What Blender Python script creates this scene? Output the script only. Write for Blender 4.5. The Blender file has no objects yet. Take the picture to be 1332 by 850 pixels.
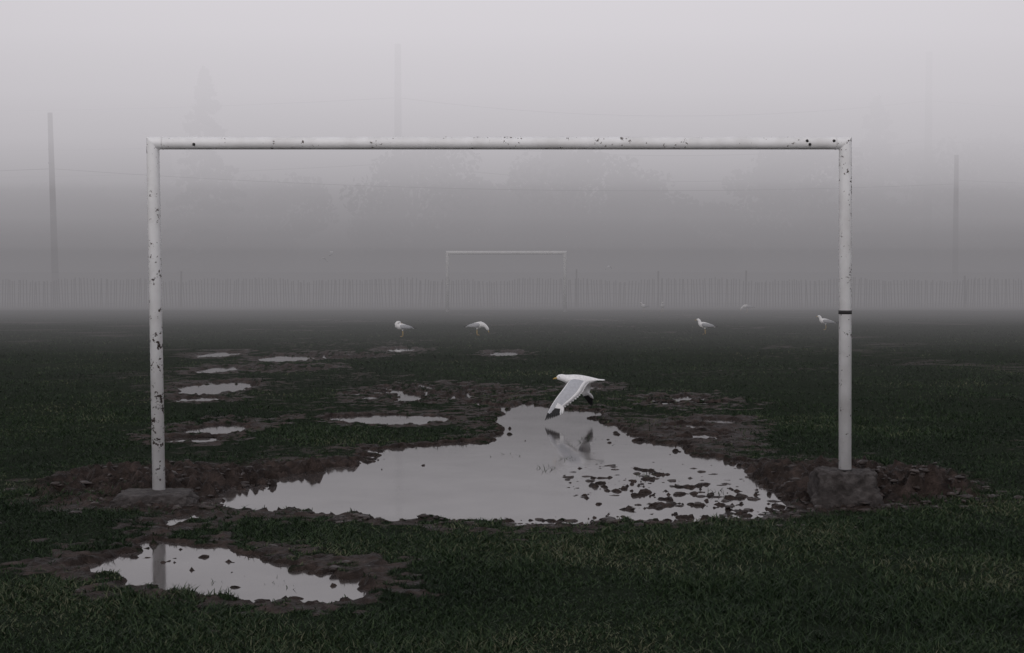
import bpy, math, random
import numpy as np
from mathutils import Vector, Matrix
random.seed(7); rng=np.random.default_rng(7)
S=bpy.context.scene
S.view_settings.view_transform='Standard'; S.view_settings.look='None'; S.view_settings.exposure=0

# ------------------------------------------------------------ helpers
def link(o,parent=None):
    S.collection.objects.link(o)
    if parent: o.parent=parent
    return o
def mesh_obj(name,v,f,mats=(),mi=None,smooth=False,parent=None):
    me=bpy.data.meshes.new(name); me.from_pydata([tuple(p) for p in v],[],[tuple(q) for q in f]); me.update()
    for m in mats: me.materials.append(m)
    if mi is not None: me.polygons.foreach_set('material_index',mi)
    if smooth: me.polygons.foreach_set('use_smooth',[True]*len(me.polygons))
    return link(bpy.data.objects.new(name,me),parent)
def np_mesh(name,co,quads,mats=(),smooth=False,k=4):
    me=bpy.data.meshes.new(name)
    me.vertices.add(len(co)); me.vertices.foreach_set('co',co.astype(np.float32).ravel())
    n=len(quads); me.loops.add(n*k); me.polygons.add(n)
    me.loops.foreach_set('vertex_index',quads.astype(np.int32).ravel())
    me.polygons.foreach_set('loop_start',np.arange(0,n*k,k,dtype=np.int32))
    me.update(calc_edges=True)
    if smooth: me.polygons.foreach_set('use_smooth',np.ones(n,dtype=bool))
    for m in mats: me.materials.append(m)
    return me
def attr(me,name,vals):
    a=me.attributes.new(name,'FLOAT','POINT'); a.data.foreach_set('value',vals.astype(np.float32))
class NT:
    def __init__(s,name):
        s.m=bpy.data.materials.new(name); s.m.use_nodes=True; s.t=s.m.node_tree; s.n=s.t.nodes; s.l=s.t.links
        s.b=s.n['Principled BSDF']; s.out=s.n['Material Output']
    def add(s,typ,**k):
        x=s.n.new(typ)
        for a,b in k.items():
            if a in x.inputs.keys(): x.inputs[a].default_value=b
            else: setattr(x,a,b)
        return x
    def ln(s,a,b): s.l.new(a,b)
    def noise(s,scale,detail=4,vec=None,rough=.55):
        x=s.add('ShaderNodeTexNoise'); x.inputs['Scale'].default_value=scale; x.inputs['Detail'].default_value=detail; x.inputs['Roughness'].default_value=rough
        if vec is None:
            vec=s.pos()
        s.ln(vec,x.inputs['Vector']); return x.outputs['Fac']
    def pos(s):
        if not hasattr(s,'_p'): s._p=s.add('ShaderNodeNewGeometry').outputs['Position']
        return s._p
    def obj(s):
        if not hasattr(s,'_o'): s._o=s.add('ShaderNodeTexCoord').outputs['Object']
        return s._o
    def ramp(s,fac,stops):
        r=s.add('ShaderNodeValToRGB'); e=r.color_ramp.elements
        while len(e)<len(stops): e.new(.5)
        for i,(p,c) in enumerate(stops):
            e[i].position=p; e[i].color=(c,c,c,1) if not hasattr(c,'__len__') else (*c,1)
        s.ln(fac,r.inputs[0]); return r.outputs[0]
    def mix(s,f,a,b):
        x=s.add('ShaderNodeMix',data_type='RGBA')
        for v,i in ((f,0),(a,6),(b,7)):
            if hasattr(v,'is_output'): s.ln(v,x.inputs[i])
            elif hasattr(v,'__len__'): x.inputs[i].default_value=(*v,1)
            else: x.inputs[i].default_value=v
        return x.outputs[2]
    def math(s,op,a,b=0.,c=None):
        x=s.add('ShaderNodeMath',operation=op)
        for v,i in ((a,0),(b,1),(c,2)):
            if v is None: continue
            if hasattr(v,'is_output'): s.ln(v,x.inputs[i])
            else: x.inputs[i].default_value=v
        return x.outputs[0]
    def bump(s,h,strength=.5,dist=.01):
        x=s.add('ShaderNodeBump'); x.inputs['Strength'].default_value=strength; x.inputs['Distance'].default_value=dist
        s.ln(h,x.inputs['Height']); s.ln(x.outputs[0],s.b.inputs['Normal'])
    def col(s,c):
        if hasattr(c,'is_output'): s.ln(c,s.b.inputs['Base Color'])
        else: s.b.inputs['Base Color'].default_value=(*c,1)
    def set(s,**k):
        for a,b in k.items():
            a=a.replace('_',' ')
            if hasattr(b,'is_output'): s.ln(b,s.b.inputs[a])
            else: s.b.inputs[a].default_value=b

# numpy fractal value noise
_T=rng.random((256,256))
def vn(x,y):
    xi=np.floor(x).astype(int); yi=np.floor(y).astype(int); fx=x-xi; fy=y-yi
    fx=fx*fx*(3-2*fx); fy=fy*fy*(3-2*fy)
    a=_T[xi&255,yi&255]; b=_T[(xi+1)&255,yi&255]; c=_T[xi&255,(yi+1)&255]; d=_T[(xi+1)&255,(yi+1)&255]
    return (a*(1-fx)+b*fx)*(1-fy)+(c*(1-fx)+d*fx)*fy
def fbm(x,y,s,o=4,off=0):
    r=0; a=1; t=0
    x,y=.83*x+.56*y,.83*y-.56*x
    for i in range(o):
        r=r+a*vn(x*s+17.3*i+off,y*s+9.1*i+off*1.7); t+=a; a*=.5; s*=2.03; x,y=.8*x+.6*y,.8*y-.6*x
    return r/t-.5
def sstep(a,b,x):
    t=np.clip((x-a)/(b-a),0,1); return t*t*(3-2*t)

# ------------------------------------------------------------ terrain description (metres)
MAIN=[(-2.25,10.15),(-1.94,9.75),(-1.12,9.55),(-.53,9.28),(.17,9.15),(.93,9.28),(1.72,9.45),(2.05,9.85),(2.08,10.3),(2.10,11.1),
(1.98,12.2),(1.60,13.0),(1.30,14.3),(1.10,15.3),(1.05,16.9),(.32,17.7),(-.20,17.1),(-.28,15.64),(-.05,14.9),(-.15,14.0),
(-.78,13.6),(-1.30,13.2),(-1.38,12.4),(-1.72,11.75),(-2.03,10.95)]
FRONT=[(-2.15,8.66),(-1.73,8.56),(-1.37,8.05),(-.97,7.65),(-.76,7.28),(-.90,7.03),(-1.41,7.05),(-1.85,7.26),(-2.42,7.85),(-2.3,8.15),(-2.25,8.5)]
ELL=[(-1.32,15.9,.76,.66),(-4.25,20.2,.56,1.2),(-4.06,18.4,.40,.45),(-3.09,14.87,.32,.55),(-3.11,13.9,.32,.28),(-5.9,28.6,.45,1.1),
(-4.37,27.3,.6,1.0),(-5.0,24.1,.35,.9),(-.17,28.9,.4,.8),(2.27,18.5,.28,.36),(2.30,15.64,.20,.28),
(-2.39,30.3,.35,.8),(-2.2,9.36,.11,.28),(1.15,20.3,.25,.35)]
PATCHY=[(-1.25,19.4,.95,1.7),(-.06,19.3,.35,.9),(.0,17.6,.55,.8),(-3.9,24.5,.8,1.0),(-3.7,28.2,1.2,1.2),(2.2,18.2,.6,1.0),(1.9,14.6,.4,1.0)]
def poly_sd(P,x,y):
    n=len(P); d=np.full(x.shape,1e9); ins=np.zeros(x.shape,bool)
    for i in range(n):
        ax,ay=P[i]; bx,by=P[(i+1)%n]; ex,ey=bx-ax,by-ay; wx,wy=x-ax,y-ay
        t=np.clip((wx*ex+wy*ey)/(ex*ex+ey*ey),0,1); d=np.minimum(d,(wx-ex*t)**2+(wy-ey*t)**2)
        c=((ay>y)!=(by>y)) 
        xx=ax+(y-ay)*ex/(ey if ey!=0 else 1e-9)
        ins^=(c&(x<xx))
    d=np.sqrt(d); return np.where(ins,d,-d)
def ell_sd(e,x,y):
    cx,cy,a,b=e; r=np.sqrt(((x-cx)/a)**2+((y-cy)/b)**2); return (1-r)*min(a,b)
def terrain(x,y):
    n1=fbm(x,y,1.1,5); n2=fbm(x,y,5.0,4,31); n3=fbm(x,y,13.,3,77)
    sdm=poly_sd(MAIN,x,y)
    sd=sdm+.46*n1+.50*n2+.34*n3+.0
    sd2=poly_sd(FRONT,x,y)+.35*n1+.40*n2+.30*n3+.02
    sd=np.maximum(sd,sd2)
    for e in ELL:
        sd=np.maximum(sd,ell_sd(e,x,y)+.34*n1*min(1,e[2]*2)+.44*n2*min(1,e[2]*2)+.14*n3)
    pat=np.full(x.shape,-1e9)
    for e in PATCHY: pat=np.maximum(pat,ell_sd(e,x,y))
    sd=np.maximum(sd,np.minimum(pat,.12)+.75*n2+.30*n3-.10)
    # churned mud belt across the goalmouth and around the water
    tx=np.clip(x,-2.9,2.95); dm=np.sqrt((x-tx)**2*1.6+((y-11.05)/(1.15))**2)
    mud=np.maximum(sstep(1.35,.50,dm+1.1*n1+1.1*n2+.5*n3), sstep(-.36,-.02,sd+.5*n2+.6*n3)*.97)
    mud=np.maximum(mud,.9*sstep(1.0,.2,np.sqrt(((x-1.8)/1.0)**2+((y-14.2)/2.2)**2)+1.6*n2+1.2*n1))
    bare=.58*sstep(.10,.28,fbm(x,y,.40,6,120)+.55*n3+.30*n2)*sstep(8.5,14,y)
    mud=np.clip(np.maximum(mud,bare),0,1)
    z=.022+.034*n1+.018*n2+.010*n3
    z=np.maximum(z,.006)
    rough=fbm(x,y,6.,4,200); r2=fbm(x,y,17.,3,260)
    mm=sstep(1.25,.4,dm+.7*n1)*sstep(9.5,10.3,y+.3*n1)
    z=z+mm*(.020+.22*np.maximum(rough,-.10)+.15*r2)
    z=z+sstep(-.45,-.1,sd)*(.05*np.maximum(rough,0)+.05*np.maximum(r2,0))*(1-mm)
    # bed
    inside=sstep(-.03,.10,sd)
    # trampled shallows : boot prints leave clods that break the surface
    tram=np.exp(-(((x-1.05)/.95)**2+((y-10.7)/1.4)**2))+.95*np.exp(-(((x-1.7)/.7)**2+((y-9.95)/.8)**2))+.7*np.exp(-(((x-1.05)/.5)**2+((y-13.6)/1.5)**2))+.6*np.exp(-(((x-.4)/1.1)**2+((y-9.35)/.28)**2))
    clod=fbm(x,y,6.5,3,400)*.85+fbm(x,y,19.,3,440)*1.05
    bed=-.048-.02*n1+np.clip(tram,0,1)*(.014+.165*np.maximum(clod,-.05))
    bed2=-.058+.17*np.maximum(.8*n2+1.0*n3,-.1)
    bed=np.where(sd2>-.05,np.maximum(bed,bed2),bed)
    bed=np.maximum(bed,-.045+.17*np.maximum(clod-.32,0))
    bed=np.minimum(bed,.014+.05*np.maximum(r2,0))
    z=z*(1-inside)+bed*inside
    # mounds kicked up beside and behind the footings
    g=np.exp(-(((x-2.90)/.40)**2+((y-10.45)/.36)**2)); z=z+g*(.085+.34*rough+.20*r2)
    g2=np.exp(-(((x+2.75)/.5)**2+((y-10.62)/.3)**2)); z=z+g2*(.020+.14*rough+.07*r2)
    # scoured flat around the footings
    s1=np.exp(-(((x-2.375)/.34)**4+((y-9.98)/.32)**4)); s2=np.exp(-(((x+2.535)/.40)**4+((y-9.98)/.32)**4))
    z=z*(1-.92*np.maximum(s1,s2))+.92*np.maximum(s1,s2)*(.018+.13*r2+.12*rough)
    mud=np.maximum(mud,np.clip(g*2.2,0,1)); mud=np.maximum(mud,np.clip(g2*1.8,0,1)); mud=np.maximum(mud,np.clip(1.3*np.maximum(s1,s2),0,1))
    mud=np.maximum(mud,inside)
    return z,mud,sd
def axis(dense0,dense1,step,lo,hi,g):
    a=list(np.arange(dense0,dense1,step)); s=step; v=a[-1]
    while v<hi: s=min(s*g,60); v+=s; a.append(v)
    s=step; v=a[0]; pre=[]
    while v>lo: s=min(s*1.12,60); v-=s; pre.append(v)
    return np.array(pre[::-1]+a)
X=axis(-4.6,4.6,.018,-900,900,1.10); Y=axis(6.4,14.5,.020,-60,1500,1.011)
gx,gy=np.meshgrid(X,Y); z,mud,sd=terrain(gx.ravel(),gy.ravel())
far=sstep(60,90,gy.ravel()); z=z*(1-far)+.02*far
co=np.stack([gx.ravel(),gy.ravel(),z],1); nx,ny=len(X),len(Y)
idx=np.arange(nx*ny).reshape(ny,nx)
q=np.stack([idx[:-1,:-1],idx[:-1,1:],idx[1:,1:],idx[1:,:-1]],-1).reshape(-1,4)
print('ground',nx,ny)

G=NT('wet_grass_and_mud')
a=G.add('ShaderNodeAttribute',attribute_name='mud')
nf=G.noise(60,4); nm=G.noise(9,5); nl=G.noise(.5,5)
grass=G.ramp(nf,[(.25,(.008,.012,.007)),(.55,(.017,.027,.014)),(.8,(.035,.050,.028))])
grass=G.mix(G.ramp(nl,[(.35,0),(.65,.7)]),grass,(.015,.021,.013))
mudc=G.ramp(nm,[(.28,(.013,.009,.008)),(.48,(.034,.025,.021)),(.72,(.085,.063,.055))])
mf=G.math('ADD',a.outputs['Fac'],G.math('MULTIPLY_ADD',nf,.8,-.4))
mfr=G.ramp(mf,[(.25,0),(.75,1)])
G.col(G.mix(mfr,grass,mudc))
G.set(Roughness=G.mix(mfr,(.9,.9,.9),G.ramp(nm,[(.3,.38),(.6,.75)])),IOR=1.33)
G.ln(G.math('MULTIPLY_ADD',mfr,.22,.06),G.b.inputs['Specular IOR Level'])
G.bump(G.math('ADD',nf,G.math('MULTIPLY',nm,1.5)),1.,.03)
me=np_mesh('ground',co,q,[G.m],True); attr(me,'mud',mud); link(bpy.data.objects.new('ground',me))

# ------------------------------------------------------------ water
W=NT('puddle_water'); W.col(W.ramp(W.noise(2.2,5),[(.35,(.050,.042,.040)),(.65,(.090,.081,.078))])); W.set(Roughness=W.ramp(W.noise(1.3,3),[(.4,.04),(.65,.13)]),IOR=1.55)
W.bump(W.noise(6,4),.06,.01)
def sheet(name,x0,x1,y0,y1):
    mesh_obj(name,[(x0,y0,0),(x1,y0,0),(x1,y1,0),(x0,y1,0)],[(0,1,2,3)],[W.m])
sheet('puddle',-2.5,2.62,8.98,18.2)
sheet('puddle',-2.8,-.45,6.7,8.9)
sheet('puddle',-2.6,-.5,18.3,21.4); sheet('puddle',-.45,1.5,18.3,21.4)
for e in ELL:
    cx,cy,a_,b_=e
    if -2.45<cx<2.5 and 9<cy<18.2 : continue
    if 18.3<cy<21.2 and -2.6<cx<1.5: continue
    sheet('puddle',cx-a_-.25,cx+a_+.25,cy-b_-.15,cy+b_+.15)

# ------------------------------------------------------------ grass
def grass_pts(n,y0,y1,margin=1.2):
    y=y0+(y1-y0)*rng.random(n); hw=.38*y+margin; x=(rng.random(n)*2-1)*hw
    keep=rng.random(n)<hw/(.38*y1+margin)
    return x[keep],y[keep]
PX=[];PY=[];HH=[]
for n,y0,y1,hm in ((210000,4.6,7.5,.025),(200000,7.5,10.5,.025),(150000,10.5,16,.024),(110000,16,26,.026),(60000,26,40,.030),(30000,40,58,.034)):
    x,y=grass_pts(n,y0,y1); PX.append(x);PY.append(y);HH.append(np.full(len(x),hm))
px=np.concatenate(PX);py=np.concatenate(PY);hh=np.concatenate(HH)
zz,mm,ss=terrain(px,py)
dens=fbm(px,py,1.8,5,500)
keep=(ss<-.03)&(rng.random(len(px))>mm*1.05)&(rng.random(len(px))<.82+2.6*dens)&(zz>.004)&(rng.random(len(px))<1.3-py/58)
# sparse low tufts standing in the shallows
tc=[]
for cx,cy in ((-.1,12.6),(-.02,12.8),(.68,13.9),(.78,14.0),(.75,14.2),(.3,11.9),(1.1,11.5),(.5,12.5),(-1.6,7.5),(-1.2,7.45),(1.5,10.6)):
    m=24; tc.append(np.stack([cx+rng.normal(0,.05,m),cy+rng.normal(0,.09,m)],1))
tc=np.concatenate(tc); tz,_,_=terrain(tc[:,0],tc[:,1])
px=np.concatenate([px[keep],tc[:,0]]);py=np.concatenate([py[keep],tc[:,1]])
zz=np.concatenate([zz[keep],np.maximum(tz,-.02)]);hh=np.concatenate([hh[keep],np.full(len(tc),.035)])
N=len(px); print('blades',N)
h=hh*(.4+1.0*rng.random(N)**1.5)*(1+1.5*fbm(px,py,1.6,3,900)); w=(.0018+.00018*py)*(.7+.6*rng.random(N))
ang=rng.random(N)*6.283; ca,sa=np.cos(ang),np.sin(ang)
la=rng.random(N)*6.283; lean=h*(.3+1.5*rng.random(N)); lx,ly=np.cos(la)*lean,np.sin(la)*lean
base=np.stack([px,py,zz-.004],1)
def off(sx,l,zf): return np.stack([ca*w*sx+lx*l,sa*w*sx+ly*l,h*zf],1)
V=np.stack([base+off(-1,0,0),base+off(1,0,0),base+off(.75,.35,.6),base+off(-.75,.35,.6),base+off(.12,1,1),base+off(-.12,1,1)],1).reshape(-1,3)
b=np.arange(N)*6
Q=np.concatenate([np.stack([b,b+1,b+2,b+3],1),np.stack([b+3,b+2,b+4,b+5],1)])
GR=NT('grass_blades'); t=GR.add('ShaderNodeAttribute',attribute_name='tint')
GR.col(GR.ramp(t.outputs['Fac'],[(0,(.006,.012,.006)),(.45,(.017,.034,.014)),(.85,(.042,.066,.029)),(1,(.11,.115,.070))]))
GR.set(Roughness=.5,IOR=1.33); GR.b.inputs['Specular IOR Level'].default_value=.28
me=np_mesh('grass',V,Q,[GR.m]); attr(me,'tint',np.repeat(np.clip(rng.random(N)*.78+1.1*fbm(px,py,.8,5,33)+.05,0,1),6)); link(bpy.data.objects.new('grass',me))

# mud clods
cv=[];cf=[]
import bmesh
bm=bmesh.new(); bmesh.ops.create_icosphere(bm,subdivisions=2,radius=1); bm.verts.ensure_lookup_table()
iv=np.array([v.co[:] for v in bm.verts]); ifc=np.array([[v.index for v in f.verts] for f in bm.faces]); bm.free()
pts=[(2.93+rng.normal(0,.34),10.42+rng.normal(0,.28)) for _ in range(330)]+[(2.4+rng.normal(0,.3),9.80+rng.normal(0,.06)) for _ in range(90)]+[(-2.55+rng.normal(0,.3),9.82+rng.normal(0,.06)) for _ in range(50)]+[(-2.5+rng.normal(0,.55),10.75+rng.normal(0,.35)) for _ in range(230)]+[(rng.uniform(-3,3),11.1+rng.normal(0,.55)) for _ in range(280)]+[(rng.uniform(.5,2.2),rng.uniform(9.4,12.2)) for _ in range(150)]+[(rng.uniform(-1.2,1.9),rng.uniform(9.1,9.5)) for _ in range(110)]+[(rng.uniform(-2.3,-.9),rng.uniform(7.0,8.5)) for _ in range(12)]
P=np.array(pts); pz,pm,ps=terrain(P[:,0],P[:,1]); k=0
for i,(x,y) in enumerate(P):
    if (abs(x-2.375)<.25 or abs(x+2.54)<.28) and -.20<y-10.05<.26: continue
    if ps[i]>.1 and x<.4 and y>9.6: continue
    r=min(abs(rng.normal(.006,.011))+.005,.030)
    nn=1+.5*(vn(iv[:,0]*1.7+i*3.1,iv[:,1]*1.7+iv[:,2]*2.3+i)-.5)*1.8
    s=np.array([rng.uniform(.8,1.9),rng.uniform(.8,1.6),rng.uniform(.35,.65)])*r
    cv.append(iv*nn[:,None]*s+np.array([x,y,max(pz[i],-.008)+r*.1])); cf.append(ifc+k*len(iv)); k+=1
MD=NT('wet_mud'); MD.col(MD.ramp(MD.noise(12,4),[(.3,(.014,.010,.009)),(.7,(.062,.046,.040))])); MD.set(Roughness=.5); MD.bump(MD.noise(120,3),.8,.01)
link(bpy.data.objects.new('mud_clods',np_mesh('mud_clods',np.concatenate(cv),np.concatenate(cf),[MD.m],True,3)))

# ------------------------------------------------------------ goals
def paint_mat(name,chip):
    M=NT(name); o=M.obj()
    n1=M.noise(14,5,o,.7); n2=M.noise(55,3,o,.6); n3=M.noise(2.2,3,o)
    f=M.math('ADD',M.math('MULTIPLY',n1,.62),M.math('MULTIPLY',n2,.38))
    f=M.math('ADD',f,M.math('MULTIPLY_ADD',n3,.16,-.08))
    c=M.ramp(f,[(chip,0),(chip+.012,1)])
    white=M.mix(M.ramp(M.noise(5,5,o),[(.4,0),(.8,1)]),(.88,.88,.88),(.66,.65,.64))
    rust=M.ramp(n2,[(.3,(.012,.010,.010)),(.7,(.07,.045,.035))])
    M.col(M.mix(c,white,rust)); M.set(Roughness=M.ramp(c,[(0,.42),(1,.85)]))
    iv_=M.math('SUBTRACT',1.,c); M.bump(M.math('ADD',iv_,M.math('MULTIPLY',n2,.3)),.5,.003); return M.m
PM=paint_mat('chipped_white_paint_post',.575); PB=paint_mat('chipped_white_paint_bar',.612)
CC=NT('old_concrete'); o=CC.obj()
CC.col(CC.ramp(CC.noise(11,6,o,.7),[(.30,(.020,.016,.015)),(.50,(.055,.047,.044)),(.74,(.14,.127,.122))])); CC.set(Roughness=.8); CC.bump(CC.noise(34,6,o,.7),1.,.03)
DK=NT('dark_tape'); DK.col((.02,.018,.018)); DK.set(Roughness=.7)
WR=NT('wire_metal'); WR.col((.12,.12,.12)); WR.set(Roughness=.6)
def tube(path,r,nseg=24,sub=None):
    """path in the XZ plane, mitred corners"""
    V=[];F=[];n=len(path)
    for i,p in enumerate(path):
        p=Vector(p); d0=(p-Vector(path[i-1])).normalized() if i else None
        d1=(Vector(path[i+1])-p).normalized() if i<n-1 else None
        d0=d0 or d1; d1=d1 or d0; t=(d0+d1).normalized(); c=t.dot(d1)
        m=Vector((0,1,0)).cross(t).normalized()/max(c,.3)
        for k_ in range(nseg):
            a=2*math.pi*k_/nseg; V.append(p+m*(r*math.cos(a))+Vector((0,1,0))*(r*math.sin(a)))
    return V,F
def shade(o,ang=35):
    o.data.polygons.foreach_set('use_smooth',[len(p.vertices)==4 for p in o.data.polygons])
    return o
def goal(loc,xl,xr,xlb,xrb,zt,zl,zr,r,near):
    e=bpy.data.objects.new('soccer_goal',None); link(e); e.location=loc
    def piece(name,a,b,ea,eb,mat):
        path=[a,b]; full=([ea] if ea else [])+path+([eb] if eb else [])
        V,F=tube(full,r); ns=24; s=1 if ea else 0
        V=V[s*ns:(s+2)*ns]; F=[(k,(k+1)%ns,ns+(k+1)%ns,ns+k) for k in range(ns)]
        if not ea: F.append(tuple(range(ns))[::-1])
        if not eb: F.append(tuple(range(ns,2*ns)))
        return shade(mesh_obj(name,V,F,[mat],parent=e))
    A=(xlb,0,zl);B=(xl,0,zt);C=(xr,0,zt);D=(xrb,0,zr)
    piece('left_post',A,B,None,C,PM); piece('crossbar',B,C,A,D,PB); piece('right_post',C,D,B,None,PM)
    if near:
        def ring(name,p,ax,rr,hgt,mat):
            bpy.ops.mesh.primitive_cylinder_add(vertices=24,radius=rr,depth=hgt); o=bpy.context.object; o.name=name
            o.data.materials.append(mat); shade(o)
            if ax=='x': o.rotation_euler=(0,math.pi/2,0)
            o.parent=e; o.location=p
        ring('tape_band',(xr+(xrb-xr)*.5,0,1.365),'z',r+.002,.026,DK.m)
        ring('collar_left',(xlb,0,zl+.022),'z',r+.006,.014,DK.m)
        ring('collar_right',(xrb,0,zr+.028),'z',r+.006,.018,DK.m)
        for i,xx in enumerate((xl+.07,xr-.07)): ring('weld_%d'%i,(xx,0,zt),'x',r+.0018,.006,PB)
        for i,xx in enumerate((xl+.30,xr-.28,xr-.26,xr-.09)):
            bpy.ops.mesh.primitive_uv_sphere_add(radius=.011,segments=12,ring_count=8); o=bpy.context.object; o.name='bolt_%d'%i
            o.data.materials.append(DK.m); o.parent=e; o.location=(xx,-r*.93,zt+.012*((i%2)*2-1))
    return e
def block(name,c,sx,sy,z0,z1,seed,amp=1,rz=0):
    """worn concrete footing with broken edges"""
    bpy.ops.mesh.primitive_cube_add(size=1); o=bpy.context.object; o.name=name
    bm=bmesh.new(); bm.from_mesh(o.data); bmesh.ops.subdivide_edges(bm,edges=bm.edges[:],cuts=36,use_grid_fill=True)
    P=np.array([v.co[:] for v in bm.verts]); A2=np.abs(2*P)
    rr=(A2**16).sum(1)**(1/16); Q2=P/np.maximum(rr,.01)[:,None]*A2.max(1)[:,None]
    n=fbm(Q2[:,0]+Q2[:,2]*.7+seed,Q2[:,1]+Q2[:,2]*.6+seed,2.5,4); n2=fbm(Q2[:,0]*1.3-Q2[:,2]*.9+seed,Q2[:,1]+Q2[:,2]*.8+seed,9,4); tap=1+.34*(.5-P[:,2]); s=1+(.40*n+.30*n2)*amp
    zn=(P[:,2]>-.4)*(.20*n+.16*n2)*amp
    for i,v in enumerate(bm.verts):
        v.co=Vector((Q2[i,0]*sx*tap[i]*s[i],Q2[i,1]*sy*tap[i]*s[i],(Q2[i,2]+zn[i]*.6)*(z1-z0)))
    bm.to_mesh(o.data); bm.free(); o.data.materials.append(CC.m); o.data.polygons.foreach_set('use_smooth',[True]*len(o.data.polygons))
    o.location=(c[0],c[1],(z0+z1)/2); o.rotation_euler=(0,0,rz); return o
goal((0,10.14,0),-2.55,2.367,-2.53,2.385,2.566,.065,.205,.045,True)
block('concrete_footing',(-2.53,10.06),.50,.36,-.12,.092,3.3,.7,.1)
block('concrete_footing',(2.375,10.08),.40,.34,-.14,.240,8.1,1,-.12)
goal((0,60.6,0),-2.75,2.26,-2.75,2.26,2.53,0,0,.075,False)

# ------------------------------------------------------------ gulls
def fm(name,c,rough=.6,grad=None):
    M=NT(name); M.col(M.mix(M.ramp(M.noise(40,3,M.obj()),[(.4,0),(.7,1)]),c,tuple(v*.85 for v in c))); M.set(Roughness=rough); return M.m
WH=fm('white_feathers',(.88,.88,.88)); GY=fm('grey_feathers',(.36,.37,.39)); BK=fm('black_feathers',(.015,.015,.017)); YL=fm('bill_and_legs',(.5,.34,.1)); PG=fm('pale_wing_feathers',(.46,.47,.50))
MATS=[WH,GY,BK,YL,PG]
class B:
    def __init__(s): s.v=[];s.f=[];s.m=[]
    def loft(s,pts,mat,n=14):
        """pts: (x,y,z,ry,rz)"""
        b0=len(s.v); L=len(pts)
        for i,p in enumerate(pts):
            c=Vector(p[:3]); t=(Vector(pts[min(i+1,L-1)][:3])-Vector(pts[max(i-1,0)][:3])).normalized()
            side=Vector((0,1,0)); side=(side-t*side.dot(t)).normalized(); up=t.cross(side)
            for k in range(n):
                a=2*math.pi*k/n; s.v.append(c+side*p[3]*math.cos(a)+up*p[4]*math.sin(a))
        for i in range(L-1):
            for k in range(n):
                k2=(k+1)%n; s.f.append((b0+i*n+k,b0+i*n+k2,b0+(i+1)*n+k2,b0+(i+1)*n+k)); s.m.append(mat)
        s.f.append(tuple(b0+k for k in range(n))[::-1]); s.m.append(mat)
        s.f.append(tuple(b0+(L-1)*n+k for k in range(n))); s.m.append(mat)
    def feather(s,a,b,w,nrm,mat):
        a=Vector(a);b=Vector(b);n=Vector(nrm).normalized();d=b-a;sd=d.cross(n).normalized()
        i0=len(s.v)
        for t,ww in ((0,.5),(.35,1),(.75,.85),(.93,.45),(1,.08)):
            c=a+d*t
            s.v+= [c-sd*w*ww, c+n*.003*(1-t), c+sd*w*ww, c-n*.003*(1-t)]
        for i in range(4):
            for k in range(4):
                k2=(k+1)%4; s.f.append((i0+i*4+k,i0+i*4+k2,i0+i*4+4+k2,i0+i*4+4+k)); s.m.append(mat(i/4) if callable(mat) else mat)
    def wing(s,st):
        """stations (LE,TE,thick) ; closed aerofoil skin, spline-subdivided"""
        def cr(p0,p1,p2,p3,t): return .5*((2*p1)+(p2-p0)*t+(2*p0-5*p1+4*p2-p3)*t*t+(3*p1-p0-3*p2+p3)*t**3)
        S2=[]; n_=len(st)
        for i in range(n_-1):
            for k in range(6):
                t=k/6; r=[]
                for j in (0,1):
                    g=lambda q:Vector(st[max(0,min(n_-1,q))][j])
                    r.append(cr(g(i-1),g(i),g(i+1),g(i+2),t))
                S2.append((r[0],r[1],st[i][2]*(1-t)+st[i+1][2]*t))
        S2.append((Vector(st[-1][0]),Vector(st[-1][1]),st[-1][2])); L=len(S2); b0=len(s.v)
        prof=[(0,0),(.06,.55),(.2,1),(.45,1),(.75,.5),(1,0.02),(.75,.2),(.45,.35),(.2,.2),(.06,-.3)]
        n=len(prof)
        for i,(le,te,th) in enumerate(S2):
            sp=(S2[min(i+1,L-1)][0]-S2[max(i-1,0)][0]); ch=te-le; nr=ch.cross(sp).normalized()
            if nr.z<0 and abs(nr.z)>.1: nr=-nr
            for c,h_ in prof: s.v.append(le+ch*c+nr*th*h_)
        for i in range(L-1):
            for k in range(n):
                k2=(k+1)%n; s.f.append((b0+i*n+k,b0+i*n+k2,b0+(i+1)*n+k2,b0+(i+1)*n+k)); s.m.append(0 if prof[k][0]>.7 or prof[k2][0]>.8 or prof[k][0]<.05 else 4)
        return S2
    def obj(s,name,loc,rz=0,scale=1):
        o=mesh_obj(name,s.v,s.f,MATS,s.m,True); o.location=loc; o.rotation_euler=(0,0,rz); o.scale=(scale,)*3
        bm=bmesh.new(); bm.from_mesh(o.data); bmesh.ops.recalc_face_normals(bm,faces=bm.faces[:]); bm.to_mesh(o.data); bm.free()
        return o
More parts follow.
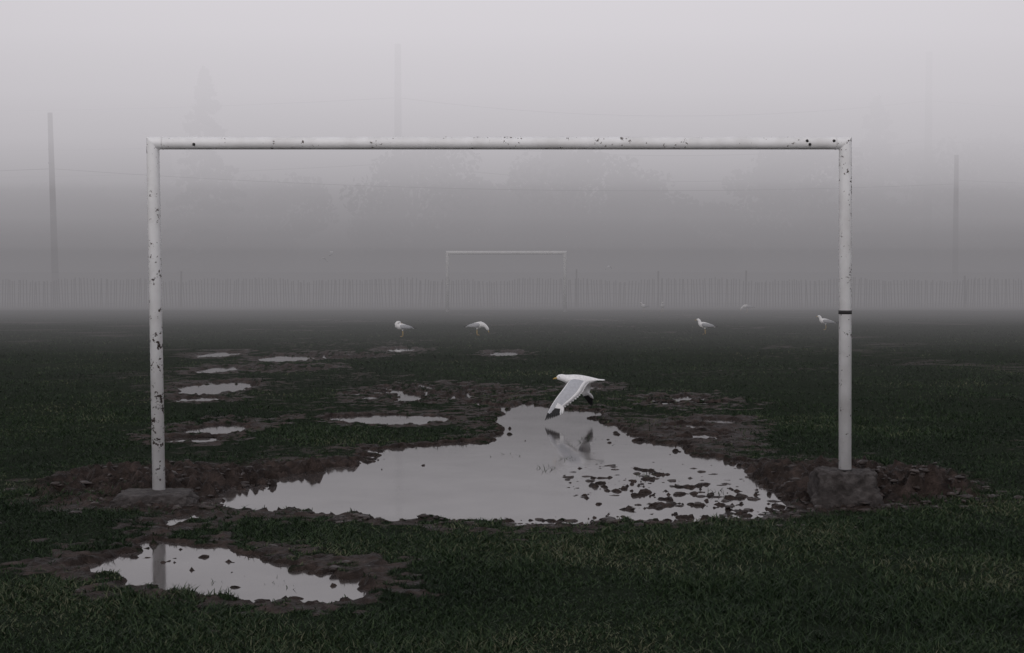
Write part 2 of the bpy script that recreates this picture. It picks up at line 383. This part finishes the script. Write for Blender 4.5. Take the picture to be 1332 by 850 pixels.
def flying(loc,rz=0,scale=1,simple=None):
    b=B()
    b.loft([(.275,0,.004,.050,.004),(.22,0,.004,.040,.008),(.16,0,.002,.036,.026),(.10,0,-.002,.050,.045),(.02,0,-.004,.066,.062),(-.06,0,-.0,.068,.064),(-.12,0,.008,.056,.054),(-.165,0,.020,.042,.042),(-.20,0,.030,.036,.038),(-.228,0,.030,.030,.032),(-.250,0,.024,.016,.018)],0)
    b.loft([(-.245,0,.025,.011,.012),(-.272,0,.020,.008,.009),(-.295,0,.012,.003,.004)],3,8)
    for s_ in (-1,1): b.loft([(-.220,s_*.030,.038,.0,.0),(-.226,s_*.032,.038,.006,.006),(-.232,s_*.030,.038,.0,.0)],2,6)
    for k in range(-3,4): b.feather((.17,k*.006,.004),(.295-abs(k)*.006,k*.028,.002),.018,(0,0,1),0)
    near=[((-.085,-.035,.005),(.105,-.03,-.012),.02),((-.125,-.13,-.005),(.060,-.15,-.055),.018),((-.190,-.225,-.080),(-.02,-.25,-.155),.014),((-.285,-.29,-.200),(-.185,-.31,-.275),.009),((-.360,-.325,-.33),(-.325,-.33,-.355),.005)]
    farw=[((-.08,.03,.022),(.12,.025,.012),.02),((-.05,.14,.005),(.12,.14,-.035),.018),((-.02,.24,-.06),(.13,.24,-.10),.014),((.02,.285,-.13),(.12,.29,-.16),.009),((.06,.30,-.19),(.10,.30,-.205),.005)]
    for W_,sg in ((near,-1),(farw,1)):
        S2=b.wing(W_)
        for i in range(1,18):
            le,te,_=S2[i]; d=(te-le).normalized(); sp=(S2[i+1][1]-S2[i-1][1]).normalized()
            b.feather(te-d*.05,te+d*.010+sp*.018,.018,d.cross(sp),0)
        tipd=(Vector(W_[4][0])-Vector(W_[3][0])).normalized(); chd=(Vector(W_[3][1])-Vector(W_[3][0])).normalized(); nr=tipd.cross(chd)
        for k in range(9):
            f_=k/8; a_=Vector(W_[3][0]).lerp(Vector(W_[3][1]),f_*.9+.05)+nr*.003*k; L=.245-.165*f_
            d=(tipd*(1-.25*f_)+chd*(.22*f_+.05)).normalized()
            b.feather(a_,a_+d*L,.015,nr,(lambda q_:2 if q_>=.25 else 0) if k<7 else 0)
    return b.obj('seagull',loc,rz,scale)
def standing(loc,rz=0,pose='stand',scale=1):
    b=B()
    body=[(.235,0,.165,.030,.006),(.18,0,.175,.036,.016),(.12,0,.186,.050,.036),(.05,0,.195,.068,.058),(-.02,0,.202,.074,.070),(-.075,0,.212,.066,.068)]
    if pose=='stand': neck=[(-.115,0,.238,.048,.050),(-.128,0,.275,.034,.036),(-.138,0,.305,.032,.033),(-.160,0,.322,.030,.031),(-.183,0,.322,.020,.022),(-.192,0,.320,.010,.011)]; bill=[(-.188,0,.319,.008,.010),(-.215,0,.314,.006,.008),(-.235,0,.307,.002,.003)]; eye=(-.170,.329)
    elif pose=='preen': neck=[(-.115,0,.232,.05,.052),(-.125,0,.262,.038,.040),(-.105,0,.288,.034,.034),(-.07,0,.292,.031,.031),(-.045,0,.282,.022,.022),(-.035,0,.276,.010,.010)]; bill=[(-.04,0,.278,.008,.010),(-.01,0,.262,.006,.008),(.01,0,.25,.002,.003)]; eye=(-.07,.30)
    else: neck=[(-.125,0,.205,.052,.052),(-.165,0,.185,.038,.038),(-.195,0,.155,.032,.032),(-.215,0,.125,.030,.030),(-.225,0,.105,.020,.020),(-.228,0,.098,.010,.010)]; bill=[(-.226,0,.102,.008,.009),(-.236,0,.07,.006,.007),(-.240,0,.045,.002,.003)]; eye=(-.22,.13)
    b.loft(body+neck,0); b.loft(bill,3,8)
    for s_ in (-1,1):
        b.loft([(-.07,s_*.052,.215,.012,.020),(-.03,s_*.066,.210,.014,.042),(.05,s_*.066,.205,.014,.046),(.13,s_*.048,.192,.012,.034),(.20,s_*.026,.180,.008,.018)],4 if pose!='stand' else 1,10)
        b.loft([(.17,s_*.034,.186,.008,.020),(.23,s_*.018,.176,.006,.013),(.295,s_*.006,.168,.002,.004)],2,8)
        b.loft([(eye[0]-.004,s_*.027,eye[1],0,0),(eye[0],s_*.031,eye[1],.004,.004),(eye[0]+.004,s_*.027,eye[1],0,0)],2,6)
        b.loft([(-.005,s_*.030,.15,.016,.018),(-.0,s_*.030,.115,.008,.008)],0,8)
        b.loft([(.0,s_*.030,.12,.005,.005),(.006,s_*.030,.065,.0045,.0045),(.0,s_*.030,.0,.005,.005)],3,8)
        i0=len(b.v); b.v+=[Vector((.006,s_*.03,.004)),Vector((-.05,s_*.03-.022,.001)),Vector((-.056,s_*.03,.002)),Vector((-.05,s_*.03+.022,.001)),Vector((-.02,s_*.03,.012))]
        for f_ in ((0,1,4),(1,2,4),(2,3,4),(3,0,4),(0,3,2,1)): b.f.append(tuple(i0+j for j in f_)); b.m.append(3)
    gz=float(terrain(np.array([loc[0]]),np.array([loc[1]]))[0][0])
    return b.obj('seagull',(loc[0],loc[1],max(gz,0.)),rz,scale)
flying((.75,15.8,.455))
standing((-2.81,36.5),.25,'preen',1.25)
standing((-.91,37.2),math.pi-.2,'feed',1.3)
standing((5.15,37.9),-.35,'stand',1.2)
standing((9.05,41.0),-.2,'stand',1.2)
standing((9.84,59.5),.2,'feed',1.2)
standing((6.4,60.5),math.pi/2,'stand',1.2); standing((5.65,60.8),.7,'stand',1.15)
flying((-7.6,60,2.55),.5,.42); flying((-8.1,61,2.3),2.2,.4); flying((4.1,60,1.95),-.6,.35)

# ------------------------------------------------------------ fence
def boxes(L):
    V=[];F=[]
    for (cx,cy,z0,z1,sx,sy,lx_,ly_) in L:
        i=len(V)
        for zq,ox,oy in ((z0,0,0),(z1,lx_,ly_)):
            for a_,b_ in ((-1,-1),(1,-1),(1,1),(-1,1)): V.append((cx+ox+a_*sx/2,cy+oy+b_*sy/2,zq))
        F+=[(i,i+3,i+2,i+1),(i+4,i+5,i+6,i+7)]+[(i+k,i+(k+1)%4,i+4+(k+1)%4,i+4+k) for k in range(4)]
    return V,F
WD=NT('weathered_wood'); WD.col(WD.ramp(WD.noise(3,4),[(.3,(.06,.05,.05)),(.7,(.17,.15,.145))])); WD.set(Roughness=.85)
L=[]; x=-60
while x<60:
    x+=.125*random.uniform(.75,1.3); yy=66+.25*math.sin(x*.3); sag=.05*math.sin(x*.9)+.04*math.sin(x*2.1)
    L.append((x,yy,-.02,1.36+sag+random.uniform(-.06,.05),.045,.012,random.uniform(-.05,.05)+.04*math.sin(x*1.3),random.uniform(-.03,.03)))
fe=bpy.data.objects.new('snow_fence',None); link(fe)
V,F=boxes(L); mesh_obj('slats',V,F,[WD.m],parent=fe)
L=[]
for x in (-58,-51,-44,-37,-30,-25.5,-15.4,3.0,6.8,10.8,21,33,40,47,54):
    L.append((x,65.9+.25*math.sin(x*.3)-.05,-.1,random.uniform(1.5,1.85),.07,.07,random.uniform(-.05,.05),0))
V,F=boxes(L); mesh_obj('posts',V,F,[WD.m],parent=fe)
L=[]
for i in range(240):
    x=-60+i*.5
    for zq in (.25,.7,1.15): L.append((x+.25,66.03+.25*math.sin((x+.25)*.3),zq-.008,zq+.008,.5,.012,0,0))
V,F=boxes(L); mesh_obj('wires',V,F,[WD.m],parent=fe)

# ------------------------------------------------------------ utility poles + wires
def vtube(pts,r0,r1,n=10):
    V=[];F=[];L_=len(pts)
    for i,p in enumerate(pts):
        p=Vector(p); t=(Vector(pts[min(i+1,L_-1)])-Vector(pts[max(i-1,0)])).normalized()
        u=t.orthogonal().normalized() if abs(t.z)>.5 else Vector((0,0,1)).cross(t).normalized(); w_=t.cross(u); r=r0+(r1-r0)*i/(L_-1)
        for k in range(n):
            a=6.28318*k/n; V.append(p+u*r*math.cos(a)+w_*r*math.sin(a))
    for i in range(L_-1):
        for k in range(n):
            k2=(k+1)%n; F.append((i*n+k,i*n+k2,(i+1)*n+k2,(i+1)*n+k))
    F.append(tuple(range(n))[::-1]); F.append(tuple(range((L_-1)*n,L_*n))); return V,F
def pole(x,y,h,r,lean=0):
    e=bpy.data.objects.new('utility_pole',None); link(e); e.location=(x,y,0)
    V,F=vtube([(0,0,-.3),(lean*.5,0,h*.5),(lean,0,h)],r,r*.65); mesh_obj('pole_shaft',V,F,[WD.m],smooth=True,parent=e)
    for i,zz_ in enumerate((h-.9,h-1.9,h-2.6)):
        V,F=vtube([(lean*.9,-r*.5,zz_),(lean*.9,-r-.12,zz_+.02)],.04,.05); mesh_obj('insulator_%d'%i,V,F,[WD.m],parent=e)
    return e
pole(-23.4,73,9.85,.19,-.2); pole(-7.5,94,16.7,.32); pole(27.4,94,16.2,.32); pole(24.6,79,8.2,.18)
LW=[]
def wire(p0,p1,sag,r=.010,n=14):
    pts=[]
    for i in range(n+1):
        t=i/n; p=Vector(p0).lerp(Vector(p1),t); p.z-=sag*4*t*(1-t); pts.append(p)
    LW.append(vtube(pts,r,r,5))
wire((-70,77,7.4),(-23.5,73,7.0),.5,.014); wire((-23.5,73,7.0),(24.6,79,6.6),.7); wire((24.6,79,6.8),(80,82,7.0),.6)
for zz_ in (13.2,10.6,8.9):
    wire((-80,91,zz_+.3),(-7.5,94,zz_),1.2,.03); wire((-7.5,94,zz_),(27.4,94,zz_-.2),1.1,.03); wire((27.4,94,zz_-.2),(90,96,zz_),1.2,.03)
V=[];F=[]
for v_,f_ in LW:
    o_=len(V); V+=v_; F+=[tuple(i+o_ for i in q_) for q_ in f_]
mesh_obj('overhead_wires',V,F,[WR.m])

# ------------------------------------------------------------ trees
LF=NT('foliage'); LF.col(LF.ramp(LF.noise(.8,4),[(.3,(.02,.028,.02)),(.7,(.06,.07,.05))])); LF.set(Roughness=.8)
BKK=NT('bark'); BKK.col((.05,.042,.038)); BKK.set(Roughness=.9)
def leafcloud(C,size,name,parent):
    n=len(C); u=rng.normal(size=(n,3)); u/=np.linalg.norm(u,axis=1)[:,None]; r=rng.normal(size=(n,3)); v=np.cross(u,r); v/=np.linalg.norm(v,axis=1)[:,None]
    s=(size*(.6+.8*rng.random(n)))[:,None]
    V=np.stack([C-u*s-v*s*.3,C+v*s*.6,C+u*s+v*s*.1,C-v*s*.7],1).reshape(-1,3)
    me=np_mesh(name,V,np.arange(n*4).reshape(-1,4),[LF.m]); o=bpy.data.objects.new(name,me); link(o,parent); return o
def pine(x,y,h,r):
    e=bpy.data.objects.new('pine_tree',None); link(e); e.location=(x,y,0)
    V,F=vtube([(0,0,-.2),(0,0,h*.5),(0,0,h*.97)],h*.02,.03); mesh_obj('trunk',V,F,[BKK.m],parent=e)
    C=[]; VB=[];FB=[]
    nb=int(h*9)
    for i in range(nb):
        t=(i+random.random())/nb; zb=h*(.08+.9*t); R=r*(1-t)**.85*random.uniform(.55,1.15)+.15; a=random.random()*6.283
        tip=(R*math.cos(a),R*math.sin(a),zb-R*.22)
        v_,f_=vtube([(0,0,zb),tip],.05*(1-t)+.01,.008,5); o_=len(VB); VB+=v_; FB+=[tuple(k+o_ for k in q_) for q_ in f_]
        m=int(14+R*26); tt=np.sqrt(rng.random(m)); wv=.06+.22*R*(1.05-tt)
        C.append(np.stack([tt*tip[0]+rng.normal(0,1,m)*wv,tt*tip[1]+rng.normal(0,1,m)*wv,zb+tt*(tip[2]-zb)+rng.normal(0,.10,m)-.08],1))
    mesh_obj('limbs',VB,FB,[BKK.m],parent=e); leafcloud(np.concatenate(C),.17,'needles',e)
def broad(x,y,h,r,name='deciduous_tree'):
    e=bpy.data.objects.new(name,None); link(e); e.location=(x,y,0)
    V,F=vtube([(0,0,-.2),(.1,0,h*.3),(0,0,h*.7)],h*.028,.05); VB=list(V);FB=list(F); C=[]
    for i in range(int(10+r*4)):
        a=random.random()*6.283; zz_=random.uniform(.32,.95); rr=r*math.sqrt(max(.05,1-((zz_-.58)/.45)**2))*random.uniform(.35,1)
        c=np.array([rr*math.cos(a),rr*math.sin(a),h*zz_]); v_,f_=vtube([(0,0,h*min(.55,zz_*.6)),tuple(c)],.09,.02,5); o_=len(VB); VB+=v_; FB+=[tuple(k+o_ for k in q_) for q_ in f_]
        m=230; d=rng.normal(size=(m,3)); d/=np.linalg.norm(d,axis=1)[:,None]; s_=r*random.uniform(.25,.45)
        C.append(c+d*s_*(rng.random((m,1))**.45)*np.array([1,1,.75]))
    mesh_obj('trunk_and_limbs',VB,FB,[BKK.m],parent=e); leafcloud(np.concatenate(C),.2,'leaves',e)
pine(-19.5,91,15.0,3.4); pine(-24.0,98,11.0,3.2); pine(25.0,98,14.0,4.5)
broad(-16,96,8.0,4.0); broad(-6.5,95,9.8,4.8); broad(-1.5,98,7.6,4.0); broad(3.5,95,10.0,5.); broad(8.5,96,8.0,4.); broad(12.3,96,6.0,3.4)
broad(19.5,96,10.5,4.6); broad(31,97,11,5.); broad(38,100,8,4.5); broad(-32,102,7.5,4.5); broad(-40,102,8.5,5)
C=[]
for i in range(340):
    x=random.uniform(-75,75); hgt=4.2+1.3*math.sin(x*.17)+.9*math.sin(x*.43+1); m=60
    zc=random.uniform(.3,hgt); C.append(np.array([x,112+random.uniform(-3,3),zc])+rng.normal(size=(m,3))*np.array([1.3,1.,.8]))
C=np.concatenate(C); C[:,2]=np.abs(C[:,2]); leafcloud(C,.45,'distant_treeline',None)

# ------------------------------------------------------------ fog : homogeneous air volumes whose emission stands in for scattered daylight
def fogmat(name,sig,L):
    col=(L*1.0,L*.962,L*1.012)
    m=bpy.data.materials.new(name); m.use_nodes=True; t=m.node_tree; t.nodes.clear()
    o=t.nodes.new('ShaderNodeOutputMaterial'); ab=t.nodes.new('ShaderNodeVolumeAbsorption'); em=t.nodes.new('ShaderNodeEmission'); ad=t.nodes.new('ShaderNodeAddShader')
    ab.inputs['Color'].default_value=(0,0,0,1); ab.inputs['Density'].default_value=sig
    em.inputs['Color'].default_value=(*col,1); em.inputs['Strength'].default_value=sig
    t.links.new(ab.outputs[0],ad.inputs[0]); t.links.new(em.outputs[0],ad.inputs[1]); t.links.new(ad.outputs[0],o.inputs['Volume'])
    return m
def fog(name,y0,y1,z0,z1,sig,L,k=0):
    V,F=boxes([(0,(y0+y1)/2,z0,z1,1900-k*6,y1-y0,0,0)])
    mesh_obj(name,V,F,[fogmat(name,sig,L)])
# thin haze over the pitch, its glow set brighter with height
fog('glow_ground_fog',17,61.5,-1,2.6,.0060,.17,0)
fog('glow_ground_fog',17.02,61.47,2.62,5.2,.010,.34,1)
fog('glow_high_fog',-8.2,61.44,5.22,32,.021,.67,2)
fog('glow_ground_fog',28,61.4,-1.2,3.2,.014,.215,3)
fog('glow_ground_fog',44,61.38,-1.3,4.2,.023,.235,4)
# dense bank beyond the far touchline, sky gradient put into its glow, brighter higher up
def prof(z):
    pts=[(0,.195),(2,.21),(4,.27),(6,.345),(8,.42),(11,.53),(14,.64),(18,.77),(32,.82)]
    for (a0,b0),(a1,b1) in zip(pts,pts[1:]):
        if z<=a1: return b0+(b1-b0)*(z-a0)/(a1-a0)
    return .8
zs=[-1,1.7,2.8,4.1,5.6,7.5,9.5,12,15.5,32]
for i in range(len(zs)-1): fog('glow_fog_bank',61.53+i*.01,1480-i,zs[i]+.01,zs[i+1],(.145,.105,.082,.075)[i] if i<4 else .070,prof(max(0,(zs[i]+min(zs[i+1],22))/2)),5+i)
# added dim volumes that darken the sky towards both sides, faces running diagonally away from the pitch
for sgn,x0,x1,Ld in ((-1,-27.,-4.,.36),(1,30.,12.,.42)):
    p=Vector((x0,62.2)); d=(Vector((x1,120.))-p).normalized(); nrm=Vector((d.y,-d.x)); nrm=nrm if nrm.x*sgn>0 else -nrm
    c=[p,p+d*500,p+d*500+nrm*500,p+nrm*500]
    if sgn<0: c=c[::-1]
    z0,z1=4.33,31.2
    V=[(q_.x,q_.y,z0) for q_ in c]+[(q_.x,q_.y,z1) for q_ in c]
    o=mesh_obj('sky_side_shade',V,[(0,3,2,1),(4,5,6,7)]+[(k,(k+1)%4,4+(k+1)%4,4+k) for k in range(4)],[fogmat('sky_side_shade',.045,Ld)])
    bm=bmesh.new(); bm.from_mesh(o.data); bmesh.ops.recalc_face_normals(bm,faces=bm.faces[:]); bm.to_mesh(o.data); bm.free()
# unseen glow added behind the viewer to brighten posts and gulls from the front
fog('glow_fog_bank',-60,-8.4,-1,32,.05,.98,20)

# ------------------------------------------------------------ light
wd=bpy.data.worlds.new('World'); S.world=wd; wd.use_nodes=True; nt=wd.node_tree
sky=nt.nodes.new('ShaderNodeTexSky'); sky.sky_type='NISHITA'; sky.sun_disc=False; sky.sun_elevation=math.radians(38); sky.sun_rotation=math.radians(200)
sky.air_density=1.; sky.dust_density=4
nt.links.new(sky.outputs[0],nt.nodes['Background'].inputs[0]); nt.nodes['Background'].inputs[1].default_value=.05
sl=bpy.data.lights.new('sun','SUN'); sl.energy=1.4; sl.angle=math.radians(30); sl.color=(1,.98,.96)
so=bpy.data.objects.new('sun',sl); link(so)
el=math.radians(38); az=math.radians(200)
dirv=Vector((math.sin(az)*math.cos(el),math.cos(az)*math.cos(el),math.sin(el)))
so.rotation_euler=dirv.to_track_quat('Z','Y').to_euler()
cd=bpy.data.cameras.new('camera'); cam=bpy.data.objects.new('camera',cd); link(cam)
cam.location=(0,0,1.64); cam.rotation_euler=(math.radians(90-2.13),0,0); cd.lens=50; cd.sensor_width=36; cd.clip_end=3000
S.camera=cam
